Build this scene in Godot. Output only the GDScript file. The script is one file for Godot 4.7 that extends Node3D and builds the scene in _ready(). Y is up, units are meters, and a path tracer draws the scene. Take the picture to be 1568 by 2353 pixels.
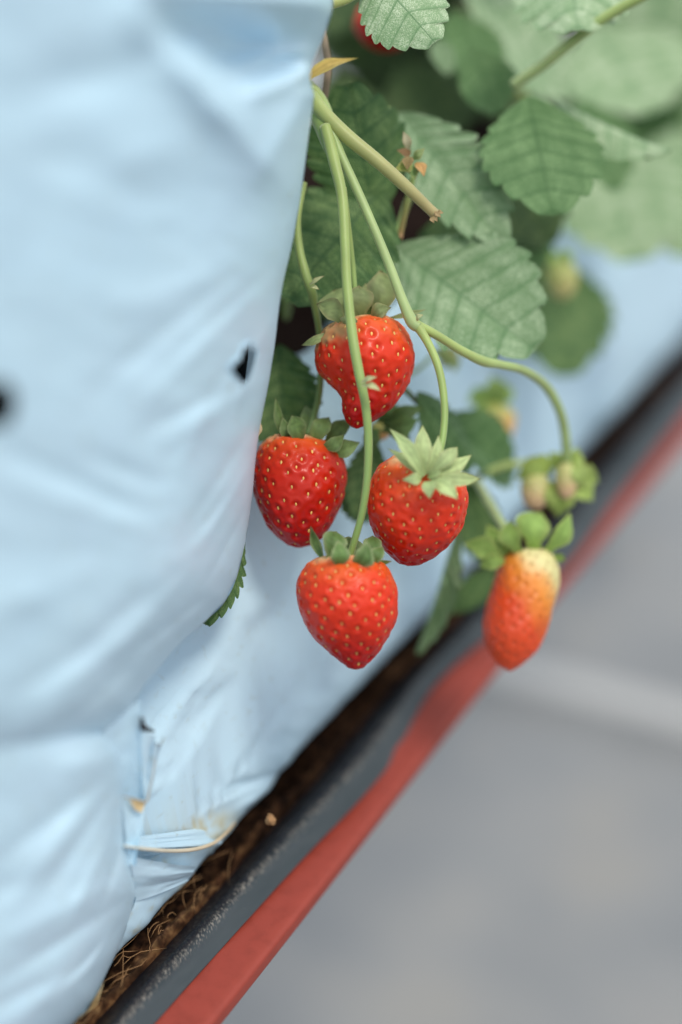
extends Node3D
# A raised strawberry row seen from the aisle. Places were surveyed as (x, y, metres away) in a 1568 x 2353 view and turned into metres by at().

const LENS := 3268.0
const MID := Vector2(784.0, 1176.5)
const PITCH := 28.0
const ROW := 61.0
const BED := -0.338          # height of the bed below the eye
var EYE := Vector3(0, 0.93, 0)
var RT := Vector3.RIGHT
var UP := Vector3.UP
var FW := Vector3.FORWARD
var ALONG := Vector3.ZERO    # along the row
var OUT := Vector3.ZERO      # out of the row, to the aisle
var rng := RandomNumberGenerator.new()
var lump := FastNoiseLite.new()
var fine := FastNoiseLite.new()
var taken := {}
var M := {}

# ------------------------------------------------------------------ places
func at(x: float, y: float, d: float) -> Vector3:
	return EYE + (RT * ((x - MID.x) / LENS) + UP * ((MID.y - y) / LENS) + FW) * d

func seen(p: Vector3) -> Vector2:
	var q := p - EYE
	var d := maxf(q.dot(FW), 0.05)
	return MID + Vector2(q.dot(RT), -q.dot(UP)) / d * LENS

func wall(x: float, y: float, n: float) -> float:    # how far away the upright plane n metres out of the eye's own line is
	var ray := RT * ((x - MID.x) / LENS) + UP * ((MID.y - y) / LENS) + FW
	return n / ray.dot(OUT)

func row(n: float, h: float, s: float) -> Vector3:
	return EYE + OUT * n + Vector3.UP * h + ALONG * s

# ------------------------------------------------------------------ things
func numbered(called: String) -> String:
	var k: int = taken.get(called, 0)
	taken[called] = k + 1
	return called if k == 0 else "%s_%03d" % [called, k]

func thing(called: String, label: String, category: String, where: Vector3, group := "") -> Node3D:
	var o := Node3D.new()
	o.name = numbered(called)
	add_child(o)
	o.position = where
	o.set_meta("label", label)
	o.set_meta("category", category)
	if group: o.set_meta("group", group)
	return o

func part(called: String, mesh: Mesh, m: Material, parent: Node3D, where := Vector3.ZERO) -> MeshInstance3D:
	var o := MeshInstance3D.new()
	var key := str(parent.get_instance_id()) + called
	var k: int = taken.get(key, 0)
	taken[key] = k + 1
	o.name = called if k == 0 else "%s_%03d" % [called, k]
	o.mesh = mesh
	o.material_override = m
	parent.add_child(o, true)
	o.position = where
	return o

func origin_of(o: Node3D) -> Vector3:
	var p := Vector3.ZERO
	var q: Node = o
	while q != self:
		p += (q as Node3D).position
		q = q.get_parent()
	return p

# ------------------------------------------------------------------ meshes
# rows x cols points -> mesh with smooth normals; tint may be empty
func grid(p: PackedVector3Array, rows: int, cols: int, round_cols: bool, tint: PackedColorArray, uv: PackedVector2Array, skip := PackedByteArray()) -> ArrayMesh:
	var n := PackedVector3Array()
	n.resize(p.size())
	for i in rows:
		for j in cols:
			var up_: int = maxi(i - 1, 0)
			var dn: int = mini(i + 1, rows - 1)
			var l: int = (j - 1 + cols) % cols if round_cols else maxi(j - 1, 0)
			var r: int = (j + 1) % cols if round_cols else mini(j + 1, cols - 1)
			var a := p[dn * cols + j] - p[up_ * cols + j]
			var b := p[i * cols + r] - p[i * cols + l]
			var c := a.cross(b)
			n[i * cols + j] = c.normalized() if c.length_squared() > 1e-20 else Vector3.ZERO
	if round_cols:
		for e in 2:
			var i: int = 0 if e == 0 else rows - 1
			var k: int = 1 if e == 0 else rows - 2
			var c := Vector3.ZERO
			for j in cols: c += n[k * cols + j]
			for j in cols: n[i * cols + j] = c.normalized()
	for i in n.size():
		if n[i] == Vector3.ZERO: n[i] = -FW
	var index := PackedInt32Array()
	for i in rows - 1:
		for j in (cols if round_cols else cols - 1):
			if skip.size() and skip[i * cols + j]: continue
			var a := i * cols + j
			var b := i * cols + (j + 1) % cols
			var c := a + cols
			var d := b + cols
			index.append_array([a, b, c, b, d, c])
	var arrays := []
	arrays.resize(Mesh.ARRAY_MAX)
	arrays[Mesh.ARRAY_VERTEX] = p
	arrays[Mesh.ARRAY_NORMAL] = n
	arrays[Mesh.ARRAY_INDEX] = index
	if tint.size(): arrays[Mesh.ARRAY_COLOR] = tint
	if uv.size(): arrays[Mesh.ARRAY_TEX_UV] = uv
	var m := ArrayMesh.new()
	m.add_surface_from_arrays(Mesh.PRIMITIVE_TRIANGLES, arrays)
	return m

func spline(pts: Array, k: float) -> Array:      # Catmull-Rom over arrays of numbers
	var i := clampi(int(k), 0, pts.size() - 2)
	var t := k - i
	var a: Array = pts[maxi(i - 1, 0)]
	var b: Array = pts[i]
	var c: Array = pts[i + 1]
	var d: Array = pts[mini(i + 2, pts.size() - 1)]
	var out := []
	for q in b.size():
		out.append(0.5 * (2.0 * b[q] + (c[q] - a[q]) * t + (2.0 * a[q] - 5.0 * b[q] + 4.0 * c[q] - d[q]) * t * t + (3.0 * b[q] - a[q] - 3.0 * c[q] + d[q]) * t * t * t))
	return out

# pts: [x, y, away, radius in view px]; two colours from start to end
func tube(pts: Array, o: Vector3, c0: Color, c1: Color, sides := 12, steps := 8, closed := true) -> ArrayMesh:
	var rows := (pts.size() - 1) * steps + 1
	var mid := PackedVector3Array()
	var rad := PackedFloat32Array()
	for i in rows:
		var q := spline(pts, float(i) / steps)
		mid.append(at(q[0], q[1], q[2]) - o)
		rad.append(maxf(q[3], 0.2) * q[2] / LENS)
	return tube3(mid, rad, c0, c1, sides, closed)

func tube3(mid: PackedVector3Array, rad: PackedFloat32Array, c0: Color, c1: Color, sides := 10, closed := true) -> ArrayMesh:
	var p := PackedVector3Array()
	var tint := PackedColorArray()
	var rows := mid.size()
	var side := Vector3(0.31, 0.17, 0.94)
	var extra := 2 if closed else 0
	for i in rows + extra:
		var k := clampi(i - extra / 2, 0, rows - 1)
		var dir := (mid[mini(k + 1, rows - 1)] - mid[maxi(k - 1, 0)]).normalized()
		side = (side - dir * side.dot(dir)).normalized()
		var other := dir.cross(side)
		var r := rad[k]
		if closed and (i == 0 or i == rows + 1): r *= 0.02
		var wob := 1.0 + 0.07 * lump.get_noise_3dv(mid[k] * 90.0)
		for j in sides:
			var a := TAU * j / sides
			p.append(mid[k] + (side * cos(a) + other * sin(a)) * r * wob)
			var f := fine.get_noise_3dv((mid[k] + side * cos(a) * r) * 400.0)
			tint.append(c0.lerp(c1, float(k) / (rows - 1)) * (1.0 + 0.14 * f))
	return grid(p, rows + extra, sides, true, tint, PackedVector2Array())

# a leaflet: from base to tip, its upper face turned towards face
func leaflet(base: Vector3, tip: Vector3, width: float, face: Vector3, cup: float, bend: float, teeth := 8, tone := Color.WHITE, low := false) -> ArrayMesh:
	var sub := 4 if low else 8
	var half := 5 if low else 11
	var rows := teeth * sub + 1
	var cols := half * 2 + 1
	var ly := tip - base
	var size := ly.length()
	ly /= size
	var lx := ly.cross(face).normalized()
	var lz := lx.cross(ly).normalized()
	if lz.dot(face) < 0: lz = -lz
	var p := PackedVector3Array()
	var uv := PackedVector2Array()
	var tint := PackedColorArray()
	var wob := rng.randf() * 50.0
	var lean := rng.randf_range(-0.1, 0.1)
	for i in rows:
		var t := float(i) / (rows - 1)
		var w := pow(maxf(sin(PI * pow(t, 1.18)), 0.0), 0.72) * width * 0.5
		var tm := t - 0.22 * sin(PI * t) * (1.0 - 0.3 * t)
		var saw := fposmod(teeth * t, 1.0)
		saw = saw / 0.72 if saw < 0.72 else (1.0 - saw) / 0.28
		var ph := saw
		var tooth := (pow(ph, 0.62) - 0.6) * 0.050 * smoothstep(0.12, 0.4, t) * (1.0 + 0.5 * lump.get_noise_2d(i * 7.0, wob * 9.0))
		for j in cols:
			var a := float(j - half) / half
			var e := absf(a)
			var o := Vector2(w * signf(a), t * size)
			var away := (o - Vector2(0, size * 0.42)).normalized()
			o += away * tooth * size
			var q := Vector2(0, tm * size).lerp(o, e)
			q.x += 0.08 * size * lean * sin(PI * t)
			var groove := -0.013 * size * (pow(ph, 7.0) - 0.3) * sin(PI * minf(e * 0.92 + 0.04, 1.0)) * sin(PI * clampf(t, 0.02, 1.0))
			var z := groove + cup * size * (pow(e, 1.4) * w / (width * 0.5)) - bend * size * pow(q.y / size, 2.0)
			z -= 0.012 * size * exp(-pow(e * w / (0.025 * size), 2.0))
			z += 0.035 * size * lump.get_noise_3d(q.x * 260.0 / (size * 20.0), q.y * 260.0 / (size * 20.0), wob) * (0.3 + e)
			p.append(base + lx * q.x + ly * q.y + lz * z)
			uv.append(Vector2(0.5 + a * 0.5, t))
			tint.append(tone)
	return grid(p, rows, cols, false, tint, uv)

# a sepal or petal: base to tip, bowed by bow metres towards face
func sepal(base: Vector3, tip: Vector3, width: float, face: Vector3, bow: float, c: Color, edge: Color) -> ArrayMesh:
	var rows := 15
	var cols := 9
	var ly := tip - base
	var lx := ly.cross(face).normalized()
	var lz := lx.cross(ly).normalized()
	if lz.dot(face) < 0: lz = -lz
	var p := PackedVector3Array()
	var tint := PackedColorArray()
	var wob := rng.randf() * 40.0
	var curl := rng.randf_range(-0.5, 0.9)
	var twist := rng.randf_range(-0.7, 0.7)
	var sway := rng.randf_range(-0.28, 0.28)
	for i in rows:
		var t := float(i) / (rows - 1)
		var w := width * 0.5 * (maxf(0.42 * (1.0 - t), pow(maxf(sin(PI * pow(t, 1.12)), 0.0), 0.85)) * (1.0 - 0.62 * pow(t, 2.2)) * 1.12 + 0.006)
		for j in cols:
			var a := float(j - 4) / 4.0
			var bump := lump.get_noise_3d(t * 60.0, a * 30.0, wob)
			var q := base + ly * t + lx * (a * w * (1.0 + 0.16 * bump) + sway * width * sin(PI * t)) + lz * (curl * width * 0.55 * t * t * t + twist * a * w * t + bow * sin(PI * t) + 0.10 * w * a * a + 0.1 * width * bump * t - 0.05 * w * exp(-a * a * 20.0))
			p.append(q)
			var f := fine.get_noise_3d(t * 160.0, a * 100.0, wob)
			f += 0.9 * lump.get_noise_3d(a * 130.0, t * 9.0, wob + 30.0)
			tint.append(c.lerp(edge, smoothstep(0.55, 1.0, absf(a)) * 0.45 + 0.55 * smoothstep(0.8, 1.0, t)) * (1.0 + 0.3 * f))
	return grid(p, rows, cols, false, tint, PackedVector2Array())

# ------------------------------------------------------------------ strawberries
# outline: [y, left, right] in the view; sepals: [base x, base y, tip x, tip y, width, nearer base mm, nearer tip mm, bow mm]
func strawberry(label: String, away: float, lean: float, outline: Array, seeds: int, paint: Callable, sepals: Array, leaf: Color, edge: Color, fine_rows := 130, fine_cols := 170, group := "strawberries hanging over the grow bags", called := "strawberry") -> Node3D:
	var y0: float = outline[0][0]
	var y1: float = outline[-1][0]
	var top := at(outline[0][1], y0, away)
	var o := thing(called, label, "strawberry", top, group)
	var px := away / LENS
	var ax := UP.rotated(RT, deg_to_rad(lean))         # the berry's own up; a positive lean turns its cap to the aisle
	var dz := RT.cross(ax)                              # towards the eye
	var m0 := Vector3(outline[0][1], y0, 0)
	var rows := fine_rows
	var cols := fine_cols
	var ys := PackedFloat32Array()
	var cs := PackedFloat32Array()
	var rs := PackedFloat32Array()
	for i in rows:
		var y := lerpf(y0, y1, (1.0 - cos(PI * i / (rows - 1))) / 2.0)
		var k := 0
		while k < outline.size() - 2 and outline[k + 1][0] < y: k += 1
		var t: float = (y - outline[k][0]) / (outline[k + 1][0] - outline[k][0])
		var v := []
		for e in outline: v.append([(e[1] + e[2]) * 0.5, pow((e[2] - e[1]) * 0.5, 2.0)])
		var q := spline(v, k + t)
		ys.append(y)
		cs.append(q[0])
		rs.append(sqrt(maxf(q[1], 0.0)))
	var p := PackedVector3Array()
	var wob := rng.randf() * 100.0
	var R := 0.0
	for r in rs: R = maxf(R, r)
	for i in rows:
		for j in cols:
			var a := TAU * j / cols
			var dir := RT * cos(a) + dz * sin(a)
			var q := RT * ((cs[i] - m0.x) * px) + ax * ((y0 - ys[i]) * px) + dir * rs[i] * px
			q += dir * 0.05 * R * px * lump.get_noise_3d(cos(a) * 22.0, sin(a) * 22.0, wob + ys[i] * 0.25) * minf(1.0, rs[i] / R * 1.6)
			# the shoulders dip in under the cap
			q -= ax * 0.07 * R * px * exp(-pow(rs[i] / (0.42 * R), 2.0)) * (1.0 if i < rows / 2 else 0.0)
			p.append(q)
	# normals before the dimples
	var nrm := PackedVector3Array()
	for i in rows:
		for j in cols:
			var a := p[mini(i + 1, rows - 1) * cols + j] - p[maxi(i - 1, 0) * cols + j]
			var b := p[i * cols + (j + 1) % cols] - p[i * cols + (j - 1 + cols) % cols]
			nrm.append(b.cross(a).normalized())
	if nrm[(rows / 2) * cols].dot(RT) < 0:
		for i in nrm.size(): nrm[i] = -nrm[i]
	# achenes spread evenly over the skin
	var cum := PackedFloat32Array([0.0])
	for i in range(1, rows): cum.append(cum[-1] + (rs[i] + rs[i - 1]) * maxf(Vector2(ys[i] - ys[i - 1], rs[i] - rs[i - 1]).length(), 0.001))
	var spots := []
	var push := PackedFloat32Array()
	push.resize(p.size())
	var heat := PackedFloat32Array()
	heat.resize(p.size())
	var gap := sqrt(cum[-1] * PI / seeds) * px
	for k in seeds:
		var want := cum[-1] * (k + 0.8) / (seeds + 0.6)
		var i := 0
		while i < rows - 2 and cum[i + 1] < want: i += 1
		if rs[i] < 0.1 * R: continue
		var j := int(fposmod(k * 0.6180339887 + rng.randf_range(-0.012, 0.012), 1.0) * cols) % cols
		i = clampi(i + rng.randi_range(-1, 1), 1, rows - 2)
		spots.append([i, j])
		var c := p[i * cols + j]
		var reach := gap * 1.05
		var depth := (0.00050 if called == "strawberry" else 0.00034) * rng.randf_range(0.75, 1.3)
		for di in range(-16, 17):
			var ii := i + di
			if ii < 1 or ii > rows - 2: continue
			var span := mini(int(reach / (TAU * maxf(rs[ii], 2.0) * px / cols)) + 2, cols / 2)
			for dj in range(-span, span + 1):
				var jj := (j + dj + cols) % cols
				var at_ := ii * cols + jj
				var d := c.distance_to(p[at_]) / gap
				if d > 1.1: continue
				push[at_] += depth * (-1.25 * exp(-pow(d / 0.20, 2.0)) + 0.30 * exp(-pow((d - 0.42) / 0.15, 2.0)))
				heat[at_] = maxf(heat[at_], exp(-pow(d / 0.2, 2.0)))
	var tint := PackedColorArray()
	var lo := ys[0]
	for i in rows:
		for j in cols:
			var k := i * cols + j
			var side := cos(TAU * j / cols)
			var c: Color = paint.call((ys[i] - lo) / (y1 - lo), side, lump.get_noise_3d(p[k].x * 1500.0, p[k].y * 1500.0, wob + p[k].z * 1500.0), rs[i] / R)
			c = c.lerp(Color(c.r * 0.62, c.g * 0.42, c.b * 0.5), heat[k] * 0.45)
			tint.append(c)
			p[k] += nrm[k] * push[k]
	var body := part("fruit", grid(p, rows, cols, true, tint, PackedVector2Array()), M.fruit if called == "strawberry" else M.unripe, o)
	# seeds
	var sp := PackedVector3Array()
	var sn := PackedVector3Array()
	var sc := PackedColorArray()
	var si := PackedInt32Array()
	for s in spots:
		var k: int = s[0] * cols + s[1]
		var nn := nrm[k]
		var along := (p[(s[0] + 1) * cols + s[1]] - p[(s[0] - 1) * cols + s[1]])
		along = (along - nn * along.dot(nn)).normalized()
		var across := nn.cross(along)
		var big := gap * rng.randf_range(0.125, 0.17)
		var mid := p[k] + nn * big * 0.12
		var first := sp.size()
		var tone := rng.randf_range(0.75, 1.15)
		var cc := Color(0.74, 0.48, 0.13).lerp(Color(0.45, 0.12, 0.03), rng.randf() * 0.5 * float(s[0]) / rows) * tone
		if called == "half_ripe_strawberry": cc = tint[k].lerp(Color(0.5, 0.3, 0.08), 0.25)
		for a in 7:
			var th := PI * a / 6.0
			for b in 8:
				var f := TAU * b / 8.0
				var wide := sin(th) * (0.58 if a <= 3 else 0.48)
				var u := along * -cos(th) + across * wide * cos(f) + nn * 0.5 * sin(th) * sin(f)
				sp.append(mid + u * big)
				sn.append((along * -cos(th) * 0.6 + across * sin(th) * cos(f) * 1.4 + nn * sin(th) * sin(f) * 1.7).normalized())
				sc.append(cc)
		for a in 6:
			for b in 8:
				var q := first + a * 8 + b
				var r := first + a * 8 + (b + 1) % 8
				si.append_array([q, r, q + 8, r, r + 8, q + 8])
	if si.size():
		var turned := (sp[si[97]] - sp[si[96]]).cross(sp[si[98]] - sp[si[96]]).dot(sn[si[96]]) > 0.0
		if turned:
			for e in range(0, si.size(), 3):
				var keep := si[e]
				si[e] = si[e + 1]
				si[e + 1] = keep
		var arrays := []
		arrays.resize(Mesh.ARRAY_MAX)
		arrays[Mesh.ARRAY_VERTEX] = sp
		arrays[Mesh.ARRAY_NORMAL] = sn
		arrays[Mesh.ARRAY_COLOR] = sc
		arrays[Mesh.ARRAY_INDEX] = si
		var am := ArrayMesh.new()
		am.add_surface_from_arrays(Mesh.PRIMITIVE_TRIANGLES, arrays)
		var sd := part("seeds", am, M.seed, body)
		sd.set_meta("kind", "stuff")
	for s in sepals:
		var b := at(s[0], s[1], away - s[5] * 0.001) - top
		var t := at(s[2], s[3], away - s[6] * 0.001) - top
		var f := -FW
		var cc := leaf * rng.randf_range(0.8, 1.2)
		part("sepal", sepal(b, t, s[4] * px, f, s[7] * 0.001, cc, edge), M.sepal, o)
	return o

func red_paint(t: float, side: float, n: float, _r: float) -> Color:
	var c := Color(0.68, 0.036, 0.009).lerp(Color(0.38, 0.005, 0.006), smoothstep(0.42, 1.0, t + 0.1 * n))
	c = c.lerp(Color(0.72, 0.12, 0.022), (1.0 - smoothstep(0.05, 0.40, t + 0.12 * n)) * 0.85)
	return c.lerp(Color(0.78, 0.50, 0.26), 1.0 - smoothstep(0.0, 0.115, t + 0.05 * n + 0.02 * side))

func scarred_paint(t: float, side: float, n: float, r: float) -> Color:
	var c := red_paint(t, side, n, r)
	var scar := smoothstep(0.05, 0.5, -side) * (1.0 - smoothstep(0.16, 0.34, t + 0.25 * n))
	return c.lerp(Color(0.52, 0.33, 0.14) * (1.0 + 0.5 * n), scar * 0.9)

func deep_paint(t: float, side: float, n: float, r: float) -> Color:
	var c := red_paint(t, side, n, r)
	return c.lerp(Color(0.42, 0.006, 0.006), 0.55 * smoothstep(0.05, 0.3, t))

func half_paint(t: float, side: float, n: float, _r: float) -> Color:
	var q := t + 0.07 - 0.24 * side + 0.07 * n
	var c := Color(0.66, 0.60, 0.27).lerp(Color(0.74, 0.25, 0.03), smoothstep(0.12, 0.36, q))
	return c.lerp(Color(0.66, 0.062, 0.010), smoothstep(0.30, 0.66, q))

func pale_paint(t: float, side: float, n: float, _r: float) -> Color:
	return Color(0.40, 0.43, 0.12).lerp(Color(0.72, 0.42, 0.16), smoothstep(0.35, 0.8, t + 0.2 * n + 0.15 * side))

func green_paint(t: float, side: float, n: float, _r: float) -> Color:
	return Color(0.36, 0.42, 0.13).lerp(Color(0.50, 0.46, 0.18), smoothstep(0.3, 0.9, t + 0.2 * n + 0.1 * side))

func blush_paint(t: float, _side: float, n: float, _r: float) -> Color:
	return Color(0.46, 0.47, 0.18).lerp(Color(0.64, 0.43, 0.25), smoothstep(0.2, 0.9, t + 0.2 * n))

# ------------------------------------------------------------------ grow bags
func ridge(folds: Array, q: Vector2) -> float:
	var z := 0.0
	for f in folds:
		var a := Vector2(f[0], f[1])
		var ab := Vector2(f[2], f[3]) - a
		var t := clampf((q - a).dot(ab) / ab.length_squared(), -0.25, 1.25)
		var w: float = f[4]
		var d := q.distance_to(a + ab * t) / w
		if d > 2.6: continue
		# sharper on one side, as a crease in film is
		z += f[5] * exp(-pow(d, 1.5)) * (1.0 - pow(clampf(absf(t - 0.5) * 1.34, 0.0, 1.0), 2.0))
	return z * 0.001

# a stuffed film bag: the outline of its closed end, rounding off over w view px to r metres behind the wall plane n
func stuffed(edge: PackedVector2Array, left: float, y_first: float, y_last: float, n: float, w: float, r: float, folds: Array, o: Vector3, rows: int, cols: int, holes: Array, fat: float) -> ArrayMesh:
	var back := 24
	var total := cols + back
	var run := PackedFloat32Array([0.0])
	for i in range(1, edge.size()): run.append(run[-1] + edge[i].distance_to(edge[i - 1]))
	var p := PackedVector3Array()
	var skip := PackedByteArray()
	skip.resize(rows * total)
	var tint := PackedColorArray()
	for i in rows:
		var t := float(i) / (rows - 1)
		var want := run[-1] * t
		var k := 0
		while k < run.size() - 2 and run[k + 1] < want: k += 1
		var lt := (want - run[k]) / (run[k + 1] - run[k])
		var e := edge[k].cubic_interpolate(edge[k + 1], edge[maxi(k - 1, 0)], edge[mini(k + 2, edge.size() - 1)], lt)
		var l := Vector2(left, lerpf(y_first, y_last, t))
		for j in total:
			var a := minf(float(j) / (cols - 1), 1.0)
			a = 1.0 - pow(1.0 - a, 1.7)
			var b := maxf(0.0, float(j - cols + 1) / back)
			var q := l.lerp(e, a)
			var near := 1e9
			for s in edge.size() - 1:
				var c := Geometry2D.get_closest_point_to_segment(q, edge[s], edge[s + 1])
				near = minf(near, q.distance_squared_to(c))
			var d := clampf(sqrt(near) / w, 0.0, 1.0)
			if j >= cols - 1: d = 0.0
			var deep := r * (1.0 - sqrt(maxf(0.0, 1.0 - (1.0 - d) * (1.0 - d))))
			var mid := wall(q.x, q.y, n) + deep
			var fold := ridge(folds, q) + 0.0010 * lump.get_noise_2d(q.x * 0.05 + q.y * 0.04, q.y * 0.10 - q.x * 0.06)
			mid -= fold * (1.0 if d > 0.0 else 0.2)
			if b > 0.0:
				q = q.lerp(Vector2(left, l.y), 1.0 - cos(b * PI / 2.0))
				mid += fat * sin(b * PI / 2.0)
			p.append(at(q.x, q.y, mid) - o)
			tint.append(Color.WHITE)
			for h in holes:
				if b == 0.0 and Geometry2D.is_point_in_polygon(q, h): skip[i * total + j] = 1
	return grid(p, rows, total, false, tint, PackedVector2Array(), skip)

# a small flat or bent piece of film with some thickness, from a ring of [x, y, away]
func sheet(ring: Array, o: Vector3, thick := 0.0006) -> ArrayMesh:
	var st := SurfaceTool.new()
	st.begin(Mesh.PRIMITIVE_TRIANGLES)
	st.set_smooth_group(-1)
	var mid := Vector3.ZERO
	var f := PackedVector3Array()
	for e in ring:
		f.append(at(e[0], e[1], e[2]) - o)
		mid += f[-1] / ring.size()
	for i in f.size():
		var a := f[i]
		var b := f[(i + 1) % f.size()]
		var bk := FW * thick
		for v in [mid, a, b, mid + bk, b + bk, a + bk, a, a + bk, b, b, a + bk, b + bk]: st.add_vertex(v)
	st.generate_normals()
	return st.commit()

func hung(pts: Array) -> Array:      # [x, y, metres out of the row, ...] -> [x, y, metres away, ...]
	var out := []
	for e in pts:
		var q: Array = e.duplicate()
		q[2] = wall(e[0], e[1], e[2])
		out.append(q)
	return out

# a curved four-cornered piece of film, bulging by bow metres
func patch(c: Array, o: Vector3, bow: float) -> ArrayMesh:
	var n := 22
	var p := PackedVector3Array()
	var k: Array = []
	for e in c: k.append(at(e[0], e[1], e[2]) - o)
	var wob := rng.randf() * 90.0
	var size: float = (k[0] as Vector3).distance_to(k[2])
	for i in n:
		var v := i / (n - 1.0)
		for j in n:
			var u := j / (n - 1.0)
			var q := (k[0] as Vector3).lerp(k[1], u).lerp((k[3] as Vector3).lerp(k[2], u), v)
			q -= FW * (bow * 4.0 * u * (1.0 - u) + 0.025 * size * lump.get_noise_3d(u * 26.0, v * 40.0, wob) * sin(PI * u))
			q += RT * 0.02 * size * lump.get_noise_3d(v * 50.0, wob, u * 6.0)
			p.append(q)
	return grid(p, n, n, false, PackedColorArray(), PackedVector2Array())

# ------------------------------------------------------------------ textures and materials
func mat(c: Color, rough: float, spec := 0.5) -> StandardMaterial3D:
	var m := StandardMaterial3D.new()
	m.albedo_color = c.linear_to_srgb()
	m.roughness = rough
	m.metallic_specular = spec
	m.cull_mode = BaseMaterial3D.CULL_DISABLED
	return m

func noise_tex(freq: float, size: int, ramp: Array, kind := FastNoiseLite.TYPE_SIMPLEX_SMOOTH, octaves := 4, sd := 1) -> NoiseTexture2D:
	var n := FastNoiseLite.new()
	n.noise_type = kind
	n.frequency = freq
	n.fractal_octaves = octaves
	n.seed = sd
	var t := NoiseTexture2D.new()
	t.noise = n
	t.width = size
	t.height = size
	t.seamless = true
	if ramp.size():
		var g := Gradient.new()
		g.offsets = PackedFloat32Array()
		var offs := PackedFloat32Array()
		var cols := PackedColorArray()
		for e in ramp:
			offs.append(e[0])
			cols.append((e[1] as Color).linear_to_srgb())
		g.offsets = offs
		g.colors = cols
		t.color_ramp = g
	return t

func leaf_textures(teeth: int, dark: Color, light: Color, vein: Color, sd: int) -> Array:
	var n := 384
	var cell := FastNoiseLite.new()
	cell.noise_type = FastNoiseLite.TYPE_CELLULAR
	cell.frequency = 0.06
	cell.seed = sd
	var dust := FastNoiseLite.new()
	dust.frequency = 0.17
	dust.seed = sd + 5
	dust.fractal_octaves = 2
	var big := FastNoiseLite.new()
	big.frequency = 0.011
	big.seed = sd + 9
	var im := Image.create(n, n, false, Image.FORMAT_RGB8)
	var hi := Image.create(n, n, false, Image.FORMAT_RGB8)
	for y in n:
		var t := float(y) / n
		var ph := fposmod(teeth * t, 1.0)
		ph = ph / 0.72 if ph < 0.72 else (1.0 - ph) / 0.28
		for x in n:
			var a := absf(float(x) / n - 0.5) * 2.0
			var v := pow(ph, 12.0) * (1.0 - 0.4 * a)
			v = maxf(v, exp(-pow(a / 0.022, 2.0)))
			var net := cell.get_noise_2d(x, y * 1.2)       # -1 .. 1
			var d := dust.get_noise_2d(x, y)
			var paleness := clampf(0.45 + 0.4 * net + 0.8 * d + 0.5 * big.get_noise_2d(x, y) - 0.30 * pow(ph, 5.0), 0.0, 1.0)  # pale speckle of the leaf itself, darker towards the veins
			var c := dark.lerp(light, paleness).lerp(vein, v * 0.8)
			im.set_pixel(x, y, c.linear_to_srgb())
			var h := clampf(0.55 + 0.3 * net - 0.4 * v + 0.12 * d, 0.0, 1.0)
			hi.set_pixel(x, y, Color(h, h, h))
	return [ImageTexture.create_from_image(im), ImageTexture.create_from_image(hi)]

func leaf_mat(tex: Array, tone: Color, rough := 0.62) -> StandardMaterial3D:
	var m := mat(tone, rough, 0.45)
	m.albedo_texture = tex[0]
	m.heightmap_enabled = true
	m.heightmap_texture = tex[1]
	m.heightmap_scale = 0.045
	m.backlight_enabled = true
	m.backlight = Color(0.42, 0.5, 0.25)
	m.rim_enabled = true
	m.rim = 0.12
	return m

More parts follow.
